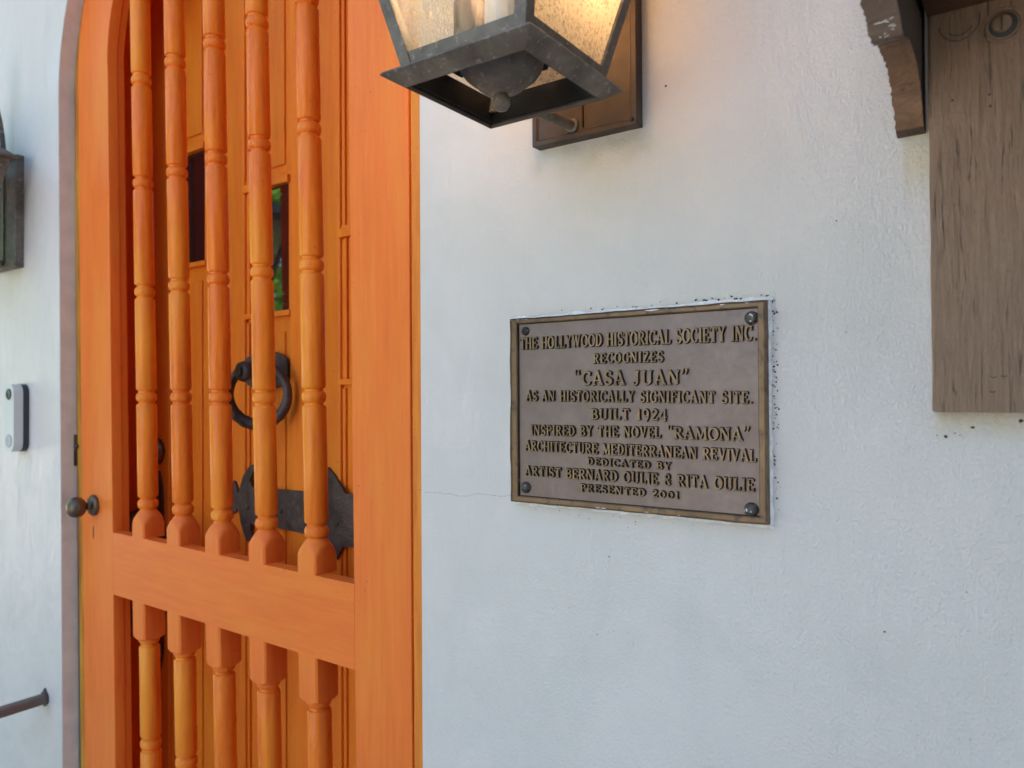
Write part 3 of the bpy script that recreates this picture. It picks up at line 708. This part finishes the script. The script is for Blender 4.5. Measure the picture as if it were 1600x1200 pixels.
for (x, z, rr, wht) in ((-.4354, 1.2650, .0046, 0), (-.2004, 1.2640, .0060, .25), (-.4361, 1.1023, .0060, .1), (-.2021, 1.0986, .0064, .6)):
    b = MB(); b.lathe([(.0001, -.0001), (rr, 0), (rr * .95, .0016), (rr * .72, .0034), (rr * .35, .0044), (.0001, .0047)], (x, -.0063, z), (0, -1, 0), 24)
    if rr < .005: b.lathe([(.0001, 0), (.0016, .0001), (.0001, .0012)], (x, -.0109, z), (0, -1, 0), 10, 1)
    sc_ = b.build('screw', [SCREW, SPECK], pq)
    if wht:
        b = MB()
        for k in range(int(10 * wht) + 2):
            a_ = random.uniform(0, 6.28); q = rr * random.uniform(.1, .75)
            px, pz = x + q * cos(a_), z + q * sin(a_) - rr * .25 * (wht > .5)
            yy = -.0063 - .0046 * (1 - (min(.95, sqrt((px - x) ** 2 + (pz - z) ** 2) / rr)) ** 2.2) - .0002
            b.lathe([(.0001, -.0004), (random.uniform(.0006, .0013), 0), (.0001, .0003)], (px, yy, pz), (0, -1, 0), 8)
        b.build('paint_drip', WHITEPT, sc_)

# --- raised letters: own stroke alphabet with slab serifs
T_, H_ = .185, .105
def G(w_, *st): return (w_, st)
def Lx(x0, y0, x1, y1, t=T_): return ('l', x0, y0, x1, y1, t)
def Ax(cx, cy, rx, ry, a0, a1, t=T_): return ('a', cx, cy, rx, ry, a0, a1, t)
def Sx(x, y, l=.30): return ('l', x - l / 2, y, x + l / 2, y, .085)
b0, b1 = .045, .955
def stem_(x): return [Lx(x, .02, x, .98), Sx(x, b0), Sx(x, b1)]
GL = {
 'A': G(.80, Lx(.10, .04, .38, .98, H_), Lx(.36, 1.05, .68, .04), Lx(.20, .33, .56, .33, .09), Sx(.11, b0, .26), Sx(.68, b0, .28)),
 'B': G(.68, *stem_(.16), Ax(.30, .74, .26, .21, -90, 90, .13), Ax(.30, .275, .32, .23, -90, 90, .15), Lx(.16, b1, .32, b1, .09), Lx(.16, .52, .32, .52, .08), Lx(.16, b0, .32, b0, .09)),
 'C': G(.74, Ax(.42, .5, .33, .45, 50, 310, .15), Lx(.64, .68, .66, .96, .09), Lx(.64, .10, .66, .26, .08)),
 'D': G(.76, *stem_(.16), Ax(.28, .5, .38, .45, -90, 90, .15), Lx(.16, b1, .30, b1, .09), Lx(.16, b0, .30, b0, .09)),
 'E': G(.66, *stem_(.16), Lx(.16, b1, .58, b1, .09), Lx(.16, .52, .46, .52, .09), Lx(.16, b0, .60, b0, .09), Lx(.58, .76, .58, .96, .07), Lx(.46, .42, .46, .63, .06), Lx(.60, .04, .60, .27, .07)),
 'F': G(.62, *stem_(.16), Lx(.16, b1, .58, b1, .09), Lx(.16, .52, .46, .52, .09), Lx(.57, .75, .57, .96, .07), Lx(.46, .42, .46, .63, .06)),
 'G': G(.78, Ax(.42, .5, .33, .45, 50, 320, .15), Lx(.64, .70, .66, .96, .09), Lx(.66, .06, .66, .44, .14), Lx(.50, .44, .76, .44, .085)),
 'H': G(.82, *stem_(.16), *stem_(.66), Lx(.16, .52, .66, .52, .09)),
 'I': G(.34, *stem_(.17)),
 'J': G(.50, Lx(.30, .18, .30, .98), Sx(.30, b1), Ax(.16, .20, .15, .20, 180, 360, .11)),
 'L': G(.62, *stem_(.16), Lx(.16, b0, .57, b0, .09), Lx(.57, .04, .57, .30, .07)),
 'M': G(.98, Lx(.14, .02, .20, .96, H_), Lx(.20, .98, .48, .12), Lx(.48, .10, .76, .96, H_), Lx(.80, .98, .84, .02), Sx(.13, b0, .24), Sx(.85, b0, .27), Sx(.15, b1, .2), Sx(.84, b1, .2)),
 'N': G(.82, Lx(.14, .02, .14, .96, H_), Lx(.15, .98, .66, .02), Lx(.67, .04, .67, .98, H_), Sx(.14, b0, .25), Sx(.66, b1, .26), Sx(.12, b1, .2)),
 'O': G(.80, Ax(.40, .5, .32, .45, 0, 360, .155)),
 'P': G(.66, *stem_(.16), Ax(.30, .72, .29, .23, -90, 90, .14), Lx(.16, b1, .32, b1, .09), Lx(.16, .49, .32, .49, .08)),
 'R': G(.74, *stem_(.16), Ax(.30, .73, .27, .22, -90, 90, .14), Lx(.16, b1, .32, b1, .09), Lx(.16, .51, .32, .51, .08), Lx(.33, .50, .64, .04, .16), Sx(.66, b0, .16)),
 'S': G(.62, Ax(.32, .735, .21, .225, 40, 270, .14), Ax(.31, .27, .23, .235, -140, 90, .145), Lx(.50, .72, .52, .95, .075), Lx(.10, .06, .11, .28, .075)),
 'T': G(.70, Lx(.35, .02, .35, .98), Sx(.35, b0), Lx(.05, b1, .65, b1, .09), Lx(.06, .72, .06, .96, .075), Lx(.64, .72, .64, .96, .075)),
 'U': G(.80, Lx(.16, .30, .16, .98), Sx(.16, b1, .28), Lx(.65, .30, .65, .98, H_), Sx(.65, b1, .24), Ax(.405, .31, .245, .27, 180, 360, .13)),
 'V': G(.78, Lx(.12, .97, .40, .02), Lx(.40, .02, .67, .97, H_), Sx(.12, b1, .28), Sx(.66, b1, .24)),
 'W': G(1.08, Lx(.12, .97, .32, .02), Lx(.32, .02, .53, .97, H_), Lx(.53, .97, .74, .02), Lx(.74, .02, .95, .97, H_), Sx(.12, b1, .26), Sx(.95, b1, .22)),
 'Y': G(.74, Lx(.10, .97, .37, .46), Lx(.37, .46, .63, .97, H_), Lx(.37, .02, .37, .48), Sx(.37, b0), Sx(.11, b1, .26), Sx(.63, b1, .22)),
 'Z': G(.66, Lx(.08, b1, .58, b1, .10), Lx(.56, .93, .10, .07, .16), Lx(.08, b0, .60, b0, .10), Lx(.60, .04, .60, .26, .07), Lx(.08, .76, .08, .96, .07)),
 '&': G(.74, Ax(.36, .76, .19, .20, -60, 240, .12), Ax(.33, .27, .24, .24, 60, 330, .14), Lx(.28, .60, .62, .06, .13), Lx(.56, .42, .66, .42, .08)),
 '0': G(.68, Ax(.34, .45, .26, .40, 0, 360, .14)),
 '1': G(.40, Lx(.22, .02, .22, .98), Sx(.22, b0), Lx(.06, .80, .22, .95, .08)),
 '2': G(.64, Ax(.31, .72, .22, .24, -10, 190, .14), Lx(.52, .66, .10, .08, .13), Lx(.08, .055, .58, .055, .11), Lx(.58, .05, .58, .24, .07)),
 '4': G(.66, Lx(.44, -.04, .44, .98, .16), Lx(.42, .97, .06, .30, .08), Lx(.05, .28, .62, .28, .09), Sx(.44, -.02, .26)),
 '9': G(.64, Ax(.32, .66, .22, .29, 0, 360, .14), Ax(.16, .55, .39, .72, -62, 8, .12)),
 '.': G(.24, Lx(.12, .0, .12, .16, .16)),
 '\u201c': G(.50, Lx(.12, .74, .12, .90, .15), Lx(.08, .86, .17, 1.10, .08), Lx(.36, .74, .36, .90, .15), Lx(.32, .86, .41, 1.10, .08)),
 '\u201d': G(.50, Lx(.12, .94, .12, 1.10, .15), Lx(.17, .98, .06, .74, .08), Lx(.36, .94, .36, 1.10, .15), Lx(.41, .98, .30, .74, .08)),
 ' ': G(.40),
}
YF = -.0063
def letters(text, x0, x1, zl0, zl1, hl, hr_, big=(), sp=.10):
    """text from x0 to x1; baseline runs zl0 -> zl1, cap height hl -> hr_"""
    tot = sum(GL[c][0] + sp for c in text) - sp
    k = (x1 - x0) / tot; b = MB(); x = 0; cnt = 0
    for c in text:
        wg, st = GL[c]
        jz = random.uniform(-.00012, .00012)
        def P(gx, gy):
            X = x0 + (x + gx) * k; f = (X - x0) / (x1 - x0)
            return (X, zl0 + (zl1 - zl0) * f + jz + gy * (hl + (hr_ - hl) * f))
        for s_ in st:
            cnt += 1; lift = .0028 + (cnt % 17) * .000012
            t = s_[-1]; hm = (hl + hr_) / 2; asp = k / hm      # horizontal unit / vertical unit
            if s_[0] == 'l':
                pts = [(s_[1], s_[2]), (s_[3], s_[4])]
            else:
                _, cx, cy, rx, ry, a0, a1, _t = s_; n = max(6, int(abs(a1 - a0) / 20))
                pts = [(cx + rx * cos(radians(a0 + (a1 - a0) * i / n)), cy + ry * sin(radians(a0 + (a1 - a0) * i / n))) for i in range(n + 1)]
            W = [Vector((P(*p)[0], 0, P(*p)[1])) for p in pts]
            closed = s_[0] == 'a' and abs(a1 - a0) >= 360
            tt = t * hm * (.62 + .38 * min(1.2, asp)) * .5
            rs = []
            for i, p in enumerate(W):
                if closed: d = (W[(i + 1) % (len(W) - 1)] - W[(i - 1) % (len(W) - 1)])
                else: d = W[min(i + 1, len(W) - 1)] - W[max(i - 1, 0)]
                d.normalize(); nn = Vector((-d.z, 0, d.x))
                thin = tt
                if s_[0] == 'a': thin = tt * (.62 + .55 * abs(nn.x))
                e_ = .00062
                rs.append([p + nn * (thin + e_) + Vector((0, YF + .0001, 0)), p + nn * max(thin - .00008, .0001) + Vector((0, YF - lift, 0)), p - nn * max(thin - .00008, .0001) + Vector((0, YF - lift, 0)), p - nn * (thin + e_) + Vector((0, YF + .0001, 0))])
            vs = [q for r_ in rs for q in r_]
            for i in range(len(rs) - 1):
                o_ = i * 4
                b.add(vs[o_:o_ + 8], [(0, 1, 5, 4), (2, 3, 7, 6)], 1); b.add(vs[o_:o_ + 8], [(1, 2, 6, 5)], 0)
            if not closed:
                b.add(rs[0], [(0, 1, 2, 3)], 1); b.add(rs[-1], [(0, 1, 2, 3)], 1)
        x += wg + sp
    return b
LQ, RQ = '\u201c', '\u201d'
def line(parts):
    b = MB()
    for p in parts:
        q = letters(*p); n = len(b.v); b.v += q.v; b.f += [[i + n for i in f] for f in q.f]; b.m += q.m; b.sm += q.sm
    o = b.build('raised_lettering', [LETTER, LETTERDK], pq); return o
line([('THE HOLLYWOOD HISTORICAL SOCIETY INC.', -.4412, -.1962, 1.2462, 1.2442, .0118, .0136, (), .06)])
line([('RECOGNIZES', -.3545, -.2815, 1.2290, 1.2284, .0097, .0099, (), .16)])
line([(LQ + 'CASA JUAN' + RQ, -.3765, -.2570, 1.2080, 1.2072, .0136, .0130, (), .10)])
line([('AS AN HISTORICALLY SIGNIFICANT SITE.', -.4340, -.2000, 1.1925, 1.1900, .0103, .0105, (), .12)])
line([('BUILT 1924', -.3575, -.2780, 1.1742, 1.1745, .0104, .0104, (), .12)])
line([('INSPIRED BY THE NOVEL', -.4285, -.2845, 1.1570, 1.1580, .0102, .0102, (), .10), (LQ + 'RAMONA' + RQ, -.2785, -.2020, 1.1578, 1.1576, .0108, .0116, (), .05)])
line([('ARCHITECTURE MEDITERRANEAN REVIVAL', -.4360, -.1970, 1.1409, 1.1398, .0102, .0106, (), .07)])
line([('DEDICATED BY', -.3620, -.2748, 1.1296, 1.1290, .0068, .0068, (), .14)])
line([('ARTIST BERNARD OULIE & RITA OULIE', -.4360, -.1988, 1.1153, 1.1142, .0094, .0113, (), .08)])
line([('PRESENTED 2001', -.3700, -.2674, 1.1029, 1.1032, .0074, .0065, (), .14)])

# ------------------------------------------------------------------ timber post, bracket and beam at the right
PF = -.020
b = MB(); n = 40; rs = []
for i in range(n + 1):
    z = 1.1842 + (2.3 - 1.1842) * (i / n) ** 1.8; j = .0006 * mnoise.noise((0, 3, z * 30)); c_ = .0016 if i else .0022
    rs.append([(-.0629 + j + (.0012 if i == 0 else 0), PF + c_, z), (-.0629 + j + c_, PF, z), (.075, PF, z), (.075, -.0002, z), (-.0629 + j, -.0002, z)])
b.rings(rs, smooth=False)
# hollow knot ring at upper left, slotted bolt in its countersink
post = b.build('timber_post', WOOD)
tag(post, 'weathered brown painted timber post fixed upright to white wall', 'wooden post')
def ringpts(cx, cz, rx, rz, y, a0=0, a1=360, n=40, tilt=0):
    return [(cx + rx * cos(radians(a0 + (a1 - a0) * i / n)) * cos(tilt) - rz * sin(radians(a0 + (a1 - a0) * i / n)) * sin(tilt), y, cz + rx * cos(radians(a0 + (a1 - a0) * i / n)) * sin(tilt) + rz * sin(radians(a0 + (a1 - a0) * i / n)) * cos(tilt)) for i in range(n + 1)]
BX, BZ = -.0155, 1.4600
bolt = MB(); bolt.lathe([(.0001, 0), (.0128, 0), (.0128, .0008), (.0120, .0012), (.0108, .0009), (.0104, .0002), (.0001, .0002)], (BX, PF - .0001, BZ), (0, -1, 0), 40, 0)
bolt.lathe([(.0090, .0003), (.0104, .0003), (.0104, .0005), (.0090, .0006)], (BX, PF - .0001, BZ), (0, -1, 0), 40, 2)
bolt.lathe([(.0001, .0003), (.0090, .0003), (.0088, .0007), (.0001, .0007)], (BX, PF - .0001, BZ), (0, -1, 0), 36, 1)
bolt.lathe([(.0001, .0008), (.0062, .0008), (.0062, .0028), (.0052, .0034), (.0001, .0034)], (BX - .0008, PF - .0001, BZ + .0008), (0, -1, 0), 28, 0)
bolt.box(BX - .0014, BX - .0002, PF - .0038, PF - .0034, BZ - .0044, BZ + .0060, 1)
bolt.build('bolt', [WOOD, SPECK, m_flat('raw_wood_rim', (.17, .105, .065), .6)], post)
kn = MB()
for rx, a0, a1 in ((.0128, 185, 372), (.0092, 225, 330)): kn.tube(ringpts(-.0425, 1.4705, rx, rx * 1.1, PF, a0, a1), .00042, 6)
kn.build('knot', WOODDK, post)
for (x, z) in ((-.0245, 1.2105), (-.0250, 1.2000), (-.018, 1.211)):
    b = MB(); b.tube(ringpts(x, z, .0018, .0012, PF, 190, 350, 10), .00035, 6); b.build('nail_dent', WOODDK, post)
for (x, z) in ((-.0475, 1.4135), (-.024, 1.404), (-.0245, 1.4125)):
    b = MB(); b.lathe([(.0001, 0), (.0009, .0001), (.0001, .0004)], (x, PF, z), (0, -1, 0), 8); b.build('nail_head', WOODDK, post)

# carved bracket: underside profile (out from wall, z)
low = [(.0002, 1.3987), (.006, 1.3994), (.0125, 1.4002), (.0165, 1.4035), (.020, 1.4075), (.0235, 1.4135), (.028, 1.4200), (.034, 1.4262), (.043, 1.4315), (.054, 1.4350), (.067, 1.4368), (.080, 1.4376),
       (.090, 1.4370), (.100, 1.4342), (.110, 1.4305), (.119, 1.4288), (.125, 1.4300), (.131, 1.4340), (.139, 1.4375), (.153, 1.4420), (.166, 1.4500), (.176, 1.4630), (.182, 1.4800), (.184, 1.5)]
fine = []
for (p0, z0), (p1, z1) in zip(low, low[1:]):
    k = max(1, int(sqrt((p1 - p0) ** 2 + (z1 - z0) ** 2) / .0016))
    fine += [(p0 + (p1 - p0) * i / k, z0 + (z1 - z0) * i / k) for i in range(k)]
full = fine + [low[-1], (.184, 1.62), (.0002, 1.62)]
b = MB(); XA, XB = -.0858, -.0667
n = len(full)
A_ = []; B_ = []
for i, (p_, z) in enumerate(full):
    j = (.0014 * mnoise.noise((p_ * 190, z * 190, 0)) + random.uniform(-.0005, .0005)) * (p_ < .183)
    A_.append((XA + j, -p_, z + j * .3)); B_.append((XB + j * .25, -p_, z))
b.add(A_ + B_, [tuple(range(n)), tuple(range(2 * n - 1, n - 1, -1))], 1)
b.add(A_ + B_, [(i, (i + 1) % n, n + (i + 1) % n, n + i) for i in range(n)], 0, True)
br = b.build('carved_bracket', [BRACKET, BRSHADE])
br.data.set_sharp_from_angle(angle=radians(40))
def under(p_):
    for (p0, z0), (p1, z1) in zip(low, low[1:]):
        if p0 <= p_ <= p1: return z0 + (z1 - z0) * (p_ - p0) / (p1 - p0)
    return 1.45
b = MB()
for k in range(16):
    p_ = random.choice((.122, .126, .130, .134, .150)) + random.uniform(-.003, .003); x_ = random.uniform(-.083, -.071); L3 = random.uniform(.0008, .0042); dv = random.uniform(-.0012, .0012)
    pts = []
    for i in range(4):
        q_ = p_ + dv * i / 3; pts.append((x_ + L3 * i / 3, -q_, under(q_) - .0001))
    b.tube(pts, [.00018, .00038, .0003, .00015], 6)
b.build('paint_dab', WHITEPT, br)
tag(br, 'carved brown wooden bracket with white paint dabs beside the timber post', 'wooden bracket')
b = MB(); b.box(-.0634, .075, -.24, PF - .0002, 1.4790, 1.62)
bmn = b.build('timber_beam', BEAMWOOD, bevel=.0012)
tag(bmn, 'dark brown beam end jutting out over front of timber post', 'wooden beam')

# ------------------------------------------------------------------ garden tree in front of the house (mirrored in the door pane)
def tree(cx, cy, h, rad, nleaf, label):
    root = thing('garden_tree', label, 'tree', (cx, cy, 0))
    b = MB(); b.tube([(cx, cy, 0), (cx + .05, cy, h * .3), (cx - .03, cy + .04, h * .6), (cx, cy, h * .85)], [.11, .085, .055, .02], 10)
    for k in range(9):
        a_ = k * 2.4; z = h * (.25 + .06 * k)
        b.tube([(cx, cy, z), (cx + cos(a_) * rad * .45, cy + sin(a_) * rad * .45, z + .25), (cx + cos(a_) * rad * .8, cy + sin(a_) * rad * .8, z + .35)], [.035, .022, .008], 6)
    b.build('trunk', BARK, root)
    b = MB()
    for k in range(nleaf):
        a_ = random.uniform(0, 2 * pi); zz = random.uniform(.12, 1.0); q = rad * sqrt(random.random()) * (1.05 - .55 * abs(zz - .5) * 1.6)
        p = Vector((cx + q * cos(a_), cy + q * sin(a_), h * zz))
        if mnoise.noise(p * 2.2) < -.12: continue
        d = Vector((random.gauss(0, 1), random.gauss(0, 1), random.gauss(-.3, .7))).normalized(); s_ = d.orthogonal().normalized(); L2 = random.uniform(.12, .24)
        b.add([p, p + d * L2 * .35 + s_ * L2 * .3, p + d * L2, p + d * L2 * .35 - s_ * L2 * .3], [(0, 1, 2, 3)])
    b.build('crown', LEAF, root)
b = MB(); n, m = 40, 18; rs = []  # added unseen mass, cuts sky light so the spindles' right sides darken
for i in range(n + 1):
    y = -.75 - 5.2 * i / n; ring = []
    for k in range(m):
        f = k / (m - 1); a_ = pi * f
        x = 1.45 + .4 * cos(a_) * (1 if sin(a_) < .9 else .9); z = 3.1 * min(1, sin(a_) * 1.6) if 0 < k < m - 1 else 0
        d = .16 * mnoise.noise((x * 3, y * 3, z * 3)); ring.append((x + d, y, max(0, z + d)))
    rs.append(ring)
b.rings(rs, closed=True, smooth=False)
hg = b.build('sky_blocker', m_flat('blocker_green', (.04, .075, .022), .8, 0, 25, .5, .8)); tag(hg, 'added unseen dark green sky-shading hedge standing out from the wall right of the timber post', 'blocker')
tree(-5.9, -3.5, 4.4, 2.0, 7000, 'tall leafy green garden tree in front of the house, mirrored in the door pane')
tree(-8.2, -3.2, 4.0, 2.1, 6000, 'rounder green garden tree behind the tall one, mirrored in the door pane')
tree(-5.2, -5.6, 3.2, 1.8, 6000, 'shorter green garden tree nearest the street, in front of the house')

for o in scn.objects:
    if '_o' in o: del o['_o']
